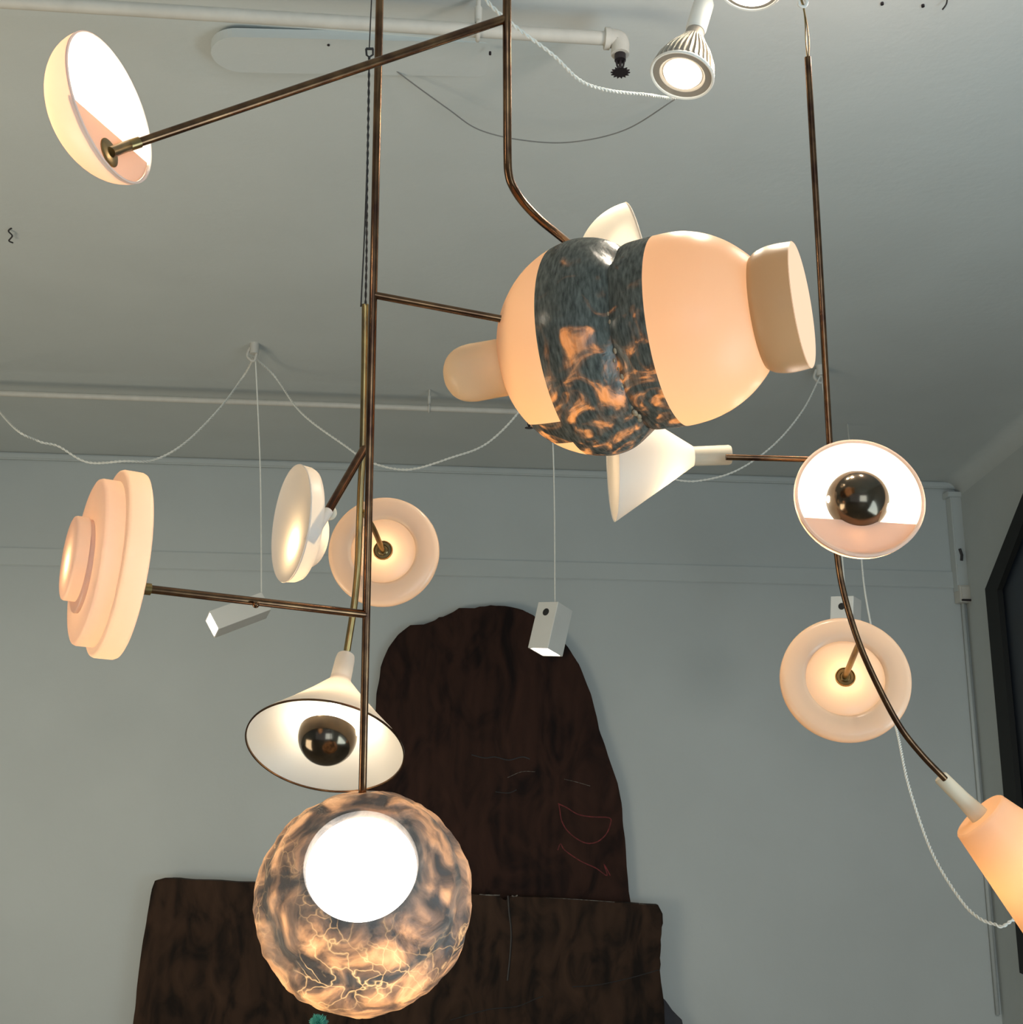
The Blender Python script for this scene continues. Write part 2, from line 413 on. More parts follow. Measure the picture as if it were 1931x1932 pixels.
# ------------------------------------------------------------------ spot bulbs on the ceiling
M_FIN = basic('bulb_fins', (0.34, 0.30, 0.25), 0.55, metal=0.2, var=0.1)
M_FIN2 = basic('bulb_ribs', (0.50, 0.45, 0.37), 0.5, var=0.1)
def par_bulb(px, py, d, ang, al, label, power, lr=37):
    s = d / F; M4 = place(px, py, d, ang, al)
    t = empty('spot_bulb', M4.translation, label, 'light bulb', 'bare ribbed spot bulbs hanging near the top')
    body = lathe('bulb_body', [(0, -112), (16, -112), (18, -100), (20, -88), (26, -74), (38, -52), (50, -26), (56, -6), (59, 0), (56, 3), (44, 2), (40, -2), (0, -2)], M_FIN, M4, s, t, 48)
    # cooling fins
    fb = bmesh.new()
    for k in range(36):
        a = 2*math.pi*k/36; c, sn = math.cos(a), math.sin(a); w = 1.1*s
        prof = [(24, -84), (30, -72), (44, -50), (56, -24), (61, -3), (59, 1), (52, 1), (20, -80)]
        for side in (-1, 1):
            pass
        A_ = [fb.verts.new((r*s*c - w*sn, r*s*sn + w*c, z*s)) for r, z in prof]
        B_ = [fb.verts.new((r*s*c + w*sn, r*s*sn - w*c, z*s)) for r, z in prof]
        fb.faces.new(A_); fb.faces.new(B_[::-1])
        for i in range(len(prof)): fb.faces.new((A_[i], A_[(i+1) % len(prof)], B_[(i+1) % len(prof)], B_[i]))
    fo = finish(fb, 'cooling_fins', M_FIN2, None, False); fo.matrix_world = M4; pin(fo, t)
    lathe('rim', [(57, -1), (60, 0), (62, 3), (60, 6), (57, 5), (56, 2)], M_WHITE, M4, s, t, 48)
    lathe('lens', [(0, 8), (lr*.55, 7), (lr*.92, 4), (lr, -1)], glow('bulb_lens', (1, .9, .74), 8.0), M4, s, t, 40)
    lathe('socket', [(0, -106), (18, -106), (20, -112), (20, -176), (16, -186), (6, -190), (0, -190)], M_WHITE, M4, s, t, 32)
    top = M4 @ Vector((0, 0, -188 * s)); hp = Vector((top.x, top.y, ZC))
    bm = bmesh.new(); tube(bm, [top, hp], 0.003, 8); pin(finish(bm, 'flex', M_CORD), t)
    bm = bmesh.new(); tube(bm, [hp - Vector((0, 0, 0.02)), hp], 0.03, 20); pin(finish(bm, 'ceiling_rose', M_WHITE), t)
    light('spot_bulb_light', 'SPOT', M4 @ Vector((0, 0, 40*s)), power, CREAM, M4 @ Vector((0, 0, 400*s)), 0.03, spot=100)
    return t
PB1 = par_bulb(1288, 140, 2.1, -105, 42, 'bare ribbed spot bulb fully in view, hanging left of the cut-off one', 14)
par_bulb(1416, -27, 2.1, -100, 42, 'glaring spot bulb cut off by the top edge, only its bright face showing', 24, 53)  # lens widened to stand in for the glare that hides the rim

# ------------------------------------------------------------------ box pendants
def box_pendant(px, py, d, ang, al, w, ln, label, hook, spin=45, hole=True, pw=2.0):
    s = d / F; M4 = place(px, py, d, ang, al) @ Matrix.Rotation(R(spin), 4, 'Z')
    t = empty('pendant_light', M4.translation, label, 'pendant lamp', 'white box pendants hanging near the back wall')
    W2, L2 = w * s, ln * s
    bm = bmesh.new(); seg = 8
    # square tube with an open lit end at +Z
    prof = [(-W2, -W2), (W2, -W2), (W2, W2), (-W2, W2)]
    a = [bm.verts.new((x, y, -L2)) for x, y in prof]; b = [bm.verts.new((x, y, L2)) for x, y in prof]
    c = [bm.verts.new((x * .86, y * .86, L2)) for x, y in prof]; e = [bm.verts.new((x * .86, y * .86, L2 - W2*.8)) for x, y in prof]
    bm.faces.new(a)
    for q, r_ in ((a, b), (b, c), (c, e)):
        for i in range(4): bm.faces.new((q[i], q[(i+1) % 4], r_[(i+1) % 4], r_[i]))
    o = finish(bm, 'housing', M_WHITE, None, False); o.matrix_world = M4; pin(o, t)
    md = o.modifiers.new('bevel', 'BEVEL'); md.width = 0.003; md.segments = 2
    lens = box('lens', (-W2*.86, -W2*.86, L2 - W2*.7), (W2*.86, W2*.86, L2 - W2*.1), glow('pendant_lens', (1, .92, .80), 10.0), t, M4)
    if hole:
        hm = bmesh.new(); tube(hm, [Vector((0, -W2*0.2, 0)), Vector((0, W2*.3, 0))], W2 * .3, 16)
        ho = finish(hm, 'screw_hole', M_BLACK)
        best = min((k for k in range(4)), key=lambda k: abs(((M4.to_3x3() @ Matrix.Rotation(R(90*k), 3, 'Z') @ Vector((0, -1, 0))).dot((CAM - M4.translation).normalized()) - 0.72)) + (2 if (M4.to_3x3() @ Matrix.Rotation(R(90*k), 3, 'Z') @ Vector((0, -1, 0))).x > 0 else 0))
        ho.matrix_world = M4 @ Matrix.Rotation(R(90*best), 4, 'Z') @ Matrix.Translation((0, -W2 * .82, -L2 * .55)); pin(ho, t)
    hk = onz(hook[0], hook[1], ZC)
    topp = M4 @ Vector((0, 0, -L2 * .9))
    st = smooth_pts([hk, hk.lerp(topp, .5) + Vector((.01, 0, 0)), topp], 6)
    bm = bmesh.new(); tube(bm, st, 0.0034, 6); pin(finish(bm, 'flex', M_CORD), t)
    bm = bmesh.new(); tube(bm, [hk, hk - Vector((0, 0, .05))], 0.02, 12); tube(bm, smooth_pts([hk - Vector((0.02, 0, .02)), hk - Vector((0.03, 0, .06)), hk - Vector((0, 0, .085)), hk - Vector((-.012, 0, .05))], 5), .006, 8)
    pin(finish(bm, 'hook', M_PIPE), t)
    light('pendant_glow', 'SPOT', M4 @ Vector((0, 0, L2 * 1.02)), pw, CREAM, M4 @ Vector((0, 0, L2 * 6)), 0.03, spot=110)
    return t
BP1 = box_pendant(450, 1160, 5.0, 201, 22, 20, 55, 'white box pendant tipped nearly level, glowing end to the left, behind the brass arm', (481, 648), 20, False, 4)
BP2 = box_pendant(1039, 1187, 5.0, -103, 16, 24, 46, 'white box pendant hanging upright before the dark slab, with a round hole', (1035, 640), 40, True, 3)
BP3 = box_pendant(1596, 1172, 5.0, -93, 10, 22, 44, 'white box pendant mostly hidden behind the pale disc shade on the right', (1548, 690), 20, True, 1.5)

# ------------------------------------------------------------------ hanging cords
def cord(label, pts, rad, tw, name='hanging_cable', m=None, owner=None):
    o = strand('power_cable' if owner else name, pts, rad, m or M_CORD, owner, tw)
    if owner: return o
    return tag(o, label, 'cord')
cord('near twisted white cord swagging from the top edge to the ribbed spot bulb',
     [W(905, -20, 1.75), W(930, 14, 1.75), W(975, 52, 1.78), W(1045, 105, 1.82), W(1095, 152, 1.88), W(1150, 171, 1.95), W(1215, 178, 2.05), W(1280, 184, 2.2), W(1300, 150, 2.22), W(1308, 80, 2.2), W(1314, 20, 2.17), W(1318, -25, 2.13)], 0.0028, 0.024, owner=PB1)
cord('faint dark thin cord drooping under the ceiling behind the long bent rod',
     [onz(725, 112, ZC), onz(760, 143, ZC-.02), onz(845, 205, ZC-.06), onz(905, 245, ZC-.08), onz(990, 265, ZC-.09), onz(1080, 268, ZC-.09), onz(1180, 245, ZC-.08), onz(1270, 190, ZC-.05), onz(1330, 150, ZC)], 0.0018, 0.0, m=basic('grey_cord', (0.20, 0.20, 0.19), 0.8, var=0.2))
hook1 = onz(481, 650, ZC)
hk = hook1 - Vector((0, 0, .06))
cord('white cord swagging left from the ceiling hook of the tipped pendant',
     [hk, W(458, 712, 5.2), W(415, 770, 5.0), W(350, 835, 4.8), W(290, 868, 4.7), W(235, 870, 4.6), W(165, 872, 4.6), W(110, 842, 4.55), W(72, 832, 4.5), W(20, 800, 4.5), onz(-60, 700, ZC)], 0.0045, 0.035, owner=BP1)
hook2 = onz(1035, 640, ZC)
cord('white cord swagging right from the tipped pendant hook to behind the gourd lamp',
     [hk, W(520, 712, 5.2), W(570, 780, 5.0), W(650, 840, 4.9), W(700, 872, 4.85), W(770, 886, 4.85), W(850, 864, 4.85), W(920, 836, 4.9), W(985, 770, 4.95), W(1020, 700, 5.1), hook2 - Vector((0, 0, .05))], 0.0045, 0.035, owner=BP2)
cord('white cord drooping between the cone lamp and the ceiling hook by the thin rod',
     [hook2 - Vector((0, 0, .05)), W(1110, 800, 5.0), W(1200, 885, 4.9), W(1270, 904, 4.9), W(1320, 907, 4.9), W(1390, 888, 4.9), W(1460, 840, 4.95), W(1515, 775, 5.05), onz(1548, 690, ZC) - Vector((0, 0, .05))], 0.004, 0.035, owner=BP3)
cord('twisted white cord looping down the right side to behind the tapered lamp',
     [onz(1600, 800, ZC), W(1622, 1010, 4.6), W(1632, 1110, 4.2), W(1648, 1200, 3.8), W(1668, 1300, 3.3), W(1692, 1375, 3.0), W(1712, 1470, 2.8), W(1740, 1560, 2.7), W(1770, 1630, 2.6), W(1815, 1700, 2.5), W(1845, 1730, 2.45), W(1875, 1743, 2.42), W(1905, 1740, 2.4), W(1990, 1650, 2.4), W(2080, 1200, 2.4), onz(2090, 300, ZC)], 0.0032, 0.022)

# ------------------------------------------------------------------ dark slabs at the back wall
def wood(name, c1, c2, sc):
    m, nt, out = mat(name)
    b = N(nt, 'ShaderNodeBsdfPrincipled', Roughness=0.8); b.inputs['Specular IOR Level'].default_value = 0.2
    tc = N(nt, 'ShaderNodeTexCoord'); mp = N(nt, 'ShaderNodeMapping'); mp.inputs['Scale'].default_value = (1.6, .8, 1.0)
    L(nt, tc.outputs['Object'], mp.inputs[0])
    n1 = N(nt, 'ShaderNodeTexNoise', Scale=sc, Detail=8.0, Distortion=1.5); L(nt, mp.outputs[0], n1.inputs['Vector'])
    wv = N(nt, 'ShaderNodeTexWave', Scale=2.5, Distortion=9.0, Detail=3.0); L(nt, mp.outputs[0], wv.inputs['Vector'])
    mx = N(nt, 'ShaderNodeMath', operation='MULTIPLY_ADD'); L(nt, wv.outputs['Fac'], mx.inputs[0]); mx.inputs[1].default_value = .07; L(nt, n1.outputs['Fac'], mx.inputs[2])
    r = ramp(nt, mx.outputs[0], [(0.35, c1), (0.55, c2), (0.8, tuple(x * 1.5 for x in c2))])
    L(nt, r.outputs[0], b.inputs['Base Color'])
    bp = N(nt, 'ShaderNodeBump', Strength=0.6, Distance=0.02); L(nt, mx.outputs[0], bp.inputs['Height']); L(nt, bp.outputs[0], b.inputs['Normal'])
    L(nt, b.outputs[0], out.inputs[0]); return m
M_WOOD1 = wood('dark_wood', (0.008, 0.0035, 0.003), (0.030, 0.0125, 0.008), 3.0)
M_WOOD2 = wood('dark_wood_wide', (0.010, 0.006, 0.004), (0.036, 0.019, 0.011), 4.0)
M_WOOD3 = basic('grey_dark_wood', (0.05, 0.05, 0.06), 0.8, var=0.4)
def slab(name, label, pts, off, th, m, rough=0.006):
    P = [wp(x, y, off) for x, y in pts]
    out = []
    for i, (a, b) in enumerate(zip(P, P[1:])):
        n = max(1, int(math.dist(a, b) / 0.03))
        for k in range(n):
            t = k / n; x = a[0]*(1-t)+b[0]*t; y = a[1]*(1-t)+b[1]*t
            j = noise.noise_vector(Vector((x*9, y*9, off*50))) * rough
            out.append((x + j.x, y + j.y))
    out.append(P[-1]); out += [(P[-1][0], 0.0), (P[0][0], 0.0)]
    t = empty(name, W0 + WN * (off + th/2) + WD * ((P[0][0] + P[-1][0]) / 2), label, 'wooden slab')
    prism('board', out, th, wallM(off), m, t, 0.008)
    return t
TALL = [(640, 1720), (655, 1600), (680, 1500), (697, 1430), (707, 1370), (712, 1310), (720, 1260), (734, 1225), (752, 1200), (775, 1182), (800, 1181), (818, 1178), (828, 1168), (845, 1166), (866, 1150), (905, 1150), (925, 1145), (952, 1147), (985, 1153), (1006, 1163), (1030, 1186), (1062, 1215), (1090, 1255), (1112, 1310), (1128, 1375), (1148, 1435), (1162, 1478), (1169, 1515), (1174, 1570), (1179, 1620), (1182, 1680), (1187, 1705)]
ts = slab('live_edge_slab', 'tall dark live-edge wooden slab with rounded top leaning on the back wall', TALL, 0.03, 0.07, M_WOOD1)
WIDE = [(292, 1675), (297, 1660), (312, 1656), (340, 1656), (480, 1664), (620, 1672), (800, 1681), (943, 1688), (952, 1700), (962, 1688), (1100, 1696), (1215, 1704), (1238, 1705), (1246, 1722), (1247, 1740), (1242, 1758), (1244, 1780), (1240, 1815), (1243, 1850), (1249, 1890), (1251, 1960)]
wsl = slab('live_edge_slab', 'wide low dark wooden slab with a straight sawn top, below the tall slab', [(252, 1960), (261, 1900), (268, 1830), (276, 1770), (283, 1725)] + WIDE, 0.16, 0.07, M_WOOD2, 0.004)
slab('live_edge_slab', 'sliver of a third grey-dark slab peeking out right of the wide slab', [(1225, 1850), (1240, 1872), (1252, 1885), (1265, 1902), (1284, 1921), (1290, 1960)], 0.08, 0.05, M_WOOD3, 0.004)
def face_line(name, pts, off, r, m, parent):
    P = [onplane(x, y, W0 + WN*off, WN) for x, y in pts]
    bm = bmesh.new(); tube(bm, smooth_pts(P, 4), r, 6)
    return pin(finish(bm, name, m), parent)
M_CHALK = basic('red_chalk', (0.22, 0.035, 0.035), 0.9, scale=60, c2=(0.09, 0.02, 0.02))
M_CHIP = basic('pale_chip', (0.22, 0.20, 0.17), 0.8, scale=60, c2=(0.05, 0.04, 0.035))
face_line('chalk_mark', [(1053, 1516), (1070, 1524), (1090, 1536), (1115, 1541), (1150, 1543), (1152, 1555), (1144, 1574), (1128, 1588), (1108, 1591), (1088, 1582), (1070, 1566), (1060, 1548), (1057, 1530), (1055, 1518)], 0.1, 0.0035, M_CHALK, ts)
face_line('chalk_mark', [(1053, 1604), (1058, 1592), (1066, 1604), (1095, 1624), (1125, 1638), (1146, 1652), (1140, 1630), (1152, 1652)], 0.1, 0.0032, M_CHALK, ts)
face_line('crack', [(890, 1424), (915, 1430), (935, 1428), (960, 1434), (985, 1428), (1000, 1432)], 0.1, 0.004, M_BLACK, ts)
face_line('crack', [(935, 1494), (960, 1496), (975, 1490)], 0.1, 0.003, M_BLACK, ts)
face_line('scratch', [(958, 1467), (985, 1456), (1010, 1456)], 0.1, 0.0015, M_CHIP, ts)
face_line('scratch', [(1065, 1470), (1090, 1476), (1114, 1483)], 0.1, 0.0015, M_CHIP, ts)
face_line('crack', [(959, 1690), (961, 1720), (965, 1760), (963, 1800), (958, 1850)], 0.23, 0.006, M_BLACK, wsl)
face_line('crack', [(1243, 1830), (1190, 1845), (1130, 1858), (1080, 1862)], 0.23, 0.003, M_BLACK, wsl)
face_line('crack', [(850, 1925), (920, 1905), (975, 1899), (1010, 1885), (1025, 1880)], 0.23, 0.003, M_BLACK, wsl)
face_line('chipped_edge', [(905, 1688), (925, 1689), (944, 1689)], 0.225, 0.004, M_CHIP, wsl)
face_line('chipped_edge', [(966, 1690), (972, 1692), (977, 1689)], 0.225, 0.004, M_CHIP, wsl)
face_line('chipped_edge', [(1030, 1694), (1090, 1697), (1160, 1702)], 0.228, 0.0018, M_CHIP, wsl)
face_line('chipped_edge', [(1206, 1706), (1212, 1707), (1225, 1709)], 0.225, 0.005, M_CHIP, wsl)
face_line('chipped_edge', [(298, 1680), (305, 1674), (312, 1668)], 0.225, 0.004, M_CHIP, wsl)
face_line('chipped_edge', [(306, 1686), (300, 1700), (292, 1720)], 0.225, 0.002, M_CHIP, wsl)

# teal tuft at the bottom edge
def tuft():
    d = 4.2; c = W(601, 1931, d); s = d / F
    t = empty('ornamental_tuft', Vector((c.x, c.y, 0)), 'small teal green spiky tuft peeping in at the bottom edge under the globe lamp', 'ornament')
    M_T = basic('teal_spines', (0.16, 0.55, 0.44), 0.5, scale=60, c2=(0.04, 0.30, 0.24))
    M_T.node_tree.nodes['Principled BSDF'].inputs['Roughness'].default_value = .45
    bm = bmesh.new()
    for k in range(260):
        z = 1 - 2 * (k + .5) / 260; a = k * 2.39996; rr = math.sqrt(1 - z*z)
        dv = Vector((rr*math.cos(a), rr*math.sin(a), z)); ln = (14 + random.random()*6) * s
        tube(bm, [c, c + dv * ln * .6, c + dv * ln], [2.2*s, 1.7*s, .4*s], 5)
    pin(finish(bm, 'spines', M_T), t)
    bm = bmesh.new(); tube(bm, [Vector((c.x, c.y, 0)), c], .006, 8); pin(finish(bm, 'stalk', M_BLACK), t)
    bm = bmesh.new(); tube(bm, [Vector((c.x, c.y, 0)), Vector((c.x, c.y, .03))], .09, 20); pin(finish(bm, 'foot', M_BLACK), t)
tuft()

# ------------------------------------------------------------------ shades
def circ_segment(a0, a1, n=40):
    """unit circle segment cut by the chord between angles a0 and a1 (going counter-clockwise)"""
    if a1 < a0: a1 += 2*math.pi
    return [(math.cos(a0 + (a1-a0)*k/n), math.sin(a0 + (a1-a0)*k/n)) for k in range(n+1)]
def bowl(px, py, d, ang, al, Rr, depth, m, parent, name='bowl_shade', lip=4, inner=None):
    s = d / F; M4 = place(px, py, d, ang, al)
    prof = [(0, -depth)] + [(Rr*math.sin(R(90)*k/18), -depth*math.cos(R(90)*k/18)) for k in range(1, 19)]
    o = lathe(name, prof, m, M4, s, parent, 80)
    rim = lathe('rim', [(Rr, -2), (Rr + .6, 1), (Rr - lip*.5, 2.5), (Rr - lip, 1), (Rr - lip, -3)], m, M4, s, None, 80)
    pin(rim, o)
    return o, M4, s

# === mobile A: long straight rod ===
A_ = empty('hanging_lamp', W(700, 560, 1.6), 'brass rod lamp holding the gourd shade, the stacked disc shade and the rough globe', 'hanging lamp', None)
topA = W(718, -60, 1.6)
bm = bmesh.new(); tube(bm, [W(684, 1500, 1.6), topA, Vector((topA.x, topA.y, ZC))], 7.6*1.6/F, 16); pin(finish(bm, 'rod', M_BRASS), A_)
rod('arm', [(708, 557, 1.6), (1000, 612, 1.62)], 7.0, M_BRASS, A_)
rod('arm', [(690, 1159, 1.6), (244, 1107, 1.405)], 8.0, M_BRASS, A_)
rod('collar', [(284, 1112, 1.42), (250, 1108, 1.408)], 11.5, M_BRASS2, A_)
bm = bmesh.new(); bmesh.ops.create_uvsphere(bm, u_segments=14, v_segments=10, radius=6.5*1.5/F, matrix=Matrix.Translation(W(483, 1141, 1.49))); pin(finish(bm, 'knob', M_BRASS), A_)
bm = bmesh.new(); bmesh.ops.create_uvsphere(bm, u_segments=14, v_segments=10, radius=9*1.6/F, matrix=Matrix.Translation(W(689, 1159, 1.6))); pin(finish(bm, 'joint', M_BRASS), A_)

# gourd shade
d = 1.66; s = d / F
MG = place(1120, 656, d, 11.5, 18)
gm, nt, out = mat('banded_porcelain')
tc = N(nt, 'ShaderNodeTexCoord'); sep = N(nt, 'ShaderNodeSeparateXYZ'); L(nt, tc.outputs['Object'], sep.inputs[0])
def mth(op, a, b=None, c=None):
    n = N(nt, 'ShaderNodeMath', operation=op)
    for i, v in enumerate((a, b, c)):
        if v is None: continue
        if isinstance(v, (int, float)): n.inputs[i].default_value = v
        else: L(nt, v, n.inputs[i])
    return n.outputs[0]
z, x, y = sep.outputs['Z'], sep.outputs['X'], sep.outputs['Y']
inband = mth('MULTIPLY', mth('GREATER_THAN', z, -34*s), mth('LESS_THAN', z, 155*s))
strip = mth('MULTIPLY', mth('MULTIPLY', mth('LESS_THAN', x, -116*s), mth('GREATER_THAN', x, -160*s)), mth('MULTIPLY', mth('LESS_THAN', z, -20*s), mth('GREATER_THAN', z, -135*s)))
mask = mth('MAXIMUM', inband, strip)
nz = N(nt, 'ShaderNodeTexNoise', Scale=16.0, Detail=5.0, Distortion=2.2); L(nt, tc.outputs['Object'], nz.inputs['Vector'])
fib = N(nt, 'ShaderNodeMapping'); fib.inputs['Scale'].default_value = (60, 60, 260); L(nt, tc.outputs['Object'], fib.inputs[0])
fz = N(nt, 'ShaderNodeTexNoise', Scale=1.0, Detail=3.0); L(nt, fib.outputs[0], fz.inputs['Vector'])
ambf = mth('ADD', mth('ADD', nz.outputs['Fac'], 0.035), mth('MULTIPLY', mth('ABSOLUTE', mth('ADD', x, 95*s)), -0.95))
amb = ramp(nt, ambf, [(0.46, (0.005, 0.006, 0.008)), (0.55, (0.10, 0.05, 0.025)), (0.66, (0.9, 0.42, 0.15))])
dk = ramp(nt, fz.outputs['Fac'], [(0.3, (0.09, 0.095, 0.08)), (0.75, (0.30, 0.31, 0.26))])
pb = N(nt, 'ShaderNodeBsdfPrincipled', Roughness=0.35); pb.inputs['Base Color'].default_value = (0.82, 0.72, 0.58, 1)
pt_ = N(nt, 'ShaderNodeBsdfTranslucent'); pt_.inputs[0].default_value = (1.0, 0.58, 0.31, 1)
m1 = N(nt, 'ShaderNodeMixShader', Fac=0.55); L(nt, pb.outputs[0], m1.inputs[1]); L(nt, pt_.outputs[0], m1.inputs[2])
bb = N(nt, 'ShaderNodeBsdfPrincipled', Roughness=0.22); L(nt, dk.outputs[0], bb.inputs['Base Color'])
bp = N(nt, 'ShaderNodeBump', Strength=0.35, Distance=0.004); L(nt, nz.outputs['Fac'], bp.inputs['Height']); L(nt, bp.outputs[0], bb.inputs['Normal'])
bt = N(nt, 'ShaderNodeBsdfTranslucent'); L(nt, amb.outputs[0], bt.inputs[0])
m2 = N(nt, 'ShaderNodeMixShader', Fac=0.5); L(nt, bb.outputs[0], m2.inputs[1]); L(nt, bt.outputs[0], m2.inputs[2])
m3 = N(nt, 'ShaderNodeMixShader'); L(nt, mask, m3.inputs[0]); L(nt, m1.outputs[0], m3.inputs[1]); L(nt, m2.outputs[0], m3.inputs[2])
L(nt, m3.outputs[0], out.inputs[0])
def arcprof(r0, z0, r1, z1, rp, zp, n=12):
    """quadratic bulge through (rp,zp)"""
    o = []
    for k in range(n + 1):
        t = k / n
        cr = 2*rp - (r0 + r1)/2; cz = 2*zp - (z0 + z1)/2
        o.append(((1-t)**2*r0 + 2*t*(1-t)*cr + t*t*r1, (1-t)**2*z0 + 2*t*(1-t)*cz + t*t*z1))
    return o
left = [(0, -168), (60, -166), (105, -152), (145, -122), (175, -86), (196, -42), (205, 0), (202, 32), (192, 58), (176, 80), (166, 90)]
right = [(166, 90), (172, 108), (175, 140), (174, 180), (169, 212), (156, 248), (136, 280), (114, 304), (100, 316)]
def pinterp(L_, n=5): return [(max(p.x, 0), p.y) for p in smooth_pts([Vector((a, b, 0)) for a, b in L_], n)]
gourd_prof = pinterp(left) + pinterp(right)[1:]
def gdisp(v):
    n = noise.noise(v * 9) * 0.0025
    w = Vector((v.x, v.y, 0)); 
    if w.length > 1e-5:
        k = (w.length) / (200*s)
        crease = math.exp(-((v.z / s - 90) / 30) ** 2)
        v = v + w.normalized() * (n * k + crease * 0.004 * math.sin(math.atan2(v.y, v.x) * 9 + 1))
    return v
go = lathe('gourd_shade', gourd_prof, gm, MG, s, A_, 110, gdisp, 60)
fl = lathe('flange', pinterp([(100, 316), (107, 326), (112, 344), (113, 364), (111, 390)], 5), porcelain('flange_porcelain', (0.42, 0.33, 0.20), (0.75, 0.45, 0.2), 0.3), MG, s, None, 90); pin(fl, go)
pin(lathe('lit_end', [(0, 391.5), (60, 391.5), (109, 391), (111.5, 389)], M_GLOWP, MG, s, None, 80), fl)
M_GLINT = basic('crease_glint', (0.50, 0.36, 0.22), 0.12, var=0.5, scale=60)  # glossy beads modelled in place of the highlights along the crease
bm = bmesh.new(); random.seed(3)
for k in range(15):
    ph = R(72 + 78 * k / 14); rr = (167 + 2 * math.sin(k*1.7)) * s; zz = (89 + 3*math.sin(k*2.1)) * s; q = (2.2 + 2.6 * random.random() + (2.0 if k > 7 else 0)) * s
    bmesh.ops.create_uvsphere(bm, u_segments=10, v_segments=8, radius=1, matrix=Matrix.Translation((math.cos(ph)*rr, math.sin(ph)*rr, zz)) @ Matrix.Rotation(ph, 4, 'Z') @ Matrix.Diagonal((q*.7, q*1.5, q*.8, 1)))
dr = finish(bm, 'crease_glints', M_GLINT); dr.matrix_world = MG; pin(dr, go)
MT = place(900, 702, d + .02, 10, 12)
tail = lathe('tail', [(0, -64), (20, -61), (38, -51), (50, -34), (55, -12), (55, 20), (54, 150)], porcelain('tail_porcelain', (0.74, 0.64, 0.44), (1, .74, .42), 0.35), MT, s, None, 60, interp=3); pin(tail, go)
lamp_in('gourd_bulb_light', MG, s, (-60, 20, 10), 0.92, WARM, 0.03)
lamp_in('gourd_bulb_light', MG, s, (-60, 0, 180), 0.33, WARM, 0.03)
lamp_in('tail_bulb_light', MT, s, (0, 0, 60), 0.16, WARM, 0.01)

# stacked disc shade
d = 1.40; s = d / F
MS = place(225, 1065, d, 172, 10.5)
def disc_prof(r, z0, z1, c=7): return [(0, z0), (r - c, z0), (r - c*.3, z0 + c*.3), (r, z0 + c), (r, z1 - c), (r - c*.3, z1 - c*.3), (r - c, z1), (0, z1)]
st = lathe('disc_shade', disc_prof(178, -19, 26, 7), M_PORCP, MS, s, A_, 96, sharp=70)
def step(r, z0, z1, ox, c=8):
    M_ = MS @ Matrix.Translation((ox*s, 0, 0))
    o = lathe('disc_step', [(r, z0), (r, z1 - c), (r - c*.3, z1 - c*.3), (r - c, z1), (0, z1)], M_PORCP, M_, s, None, 90, sharp=70); pin(o, st)
step(157, 26, 61, 2, 7)
step(88, 61, 69, 12, 3)
step(79, 68, 92, 0, 5)
for zz, pw in ((3, .85), (42, .55), (76, .12)):
    lamp_in('disc_bulb_light', MS, s, (10, 0, zz), pw*.9, WARM, 0.008)

# rough globe
d = 1.58; s = d / F
MB = place(688, 1698, d, 98, 70)
rm, nt, out = mat('veined_alabaster')
tc = N(nt, 'ShaderNodeTexCoord')
wn = N(nt, 'ShaderNodeTexNoise', Scale=9.0, Detail=4.0); L(nt, tc.outputs['Object'], wn.inputs['Vector'])
va = N(nt, 'ShaderNodeVectorMath', operation='MULTIPLY_ADD'); L(nt, wn.outputs['Color'], va.inputs[0]); va.inputs[1].default_value = (.16, .16, .16); L(nt, tc.outputs['Object'], va.inputs[2])
vo = N(nt, 'ShaderNodeTexVoronoi', Scale=34.0, feature='DISTANCE_TO_EDGE'); L(nt, va.outputs[0], vo.inputs['Vector'])
n1 = N(nt, 'ShaderNodeTexNoise', Scale=17.0, Detail=7.0, Distortion=0.9); L(nt, tc.outputs['Object'], n1.inputs['Vector'])
sp = N(nt, 'ShaderNodeSeparateXYZ'); L(nt, tc.outputs['Object'], sp.inputs[0])
def mt2(op, a, b):
    n = N(nt, 'ShaderNodeMath', operation=op)
    for i, v in enumerate((a, b)):
        if isinstance(v, (int, float)): n.inputs[i].default_value = v
        else: L(nt, v, n.inputs[i])
    return n.outputs[0]
dz = mt2('DIVIDE', mt2('SUBTRACT', sp.outputs['Z'], 90*s), 19*s)
ringm = mt2('MULTIPLY', mt2('POWER', 2.718, mt2('MULTIPLY', mt2('MULTIPLY', dz, dz), -1.0)), 0.16)
dz2 = mt2('DIVIDE', mt2('SUBTRACT', sp.outputs['Z'], 172*s), 20*s)
ring2 = mt2('MULTIPLY', mt2('POWER', 2.718, mt2('MULTIPLY', mt2('MULTIPLY', dz2, dz2), -1.0)), 0.08)
fac0 = mt2('SUBTRACT', mt2('SUBTRACT', n1.outputs['Fac'], ringm), ring2)
base = ramp(nt, fac0, [(0.34, (0.02, 0.017, 0.018)), (0.46, (0.16, 0.085, 0.045)), (0.58, (0.55, 0.29, 0.13)), (0.72, (1.0, 0.62, 0.34))])
vein = ramp(nt, vo.outputs['Distance'], [(0.0, (.7, .7, .7)), (0.025, (0.2, 0.2, 0.2)), (0.07, (0, 0, 0))])
n3 = N(nt, 'ShaderNodeTexNoise', Scale=7.0, Detail=2.0); L(nt, tc.outputs['Object'], n3.inputs['Vector'])
vm = ramp(nt, n3.outputs['Fac'], [(0.48, (0, 0, 0)), (0.6, (1, 1, 1))])
mlt = N(nt, 'ShaderNodeMix', data_type='RGBA', blend_type='MULTIPLY'); mlt.inputs[0].default_value = 1
L(nt, vein.outputs[0], mlt.inputs[6]); L(nt, vm.outputs[0], mlt.inputs[7])
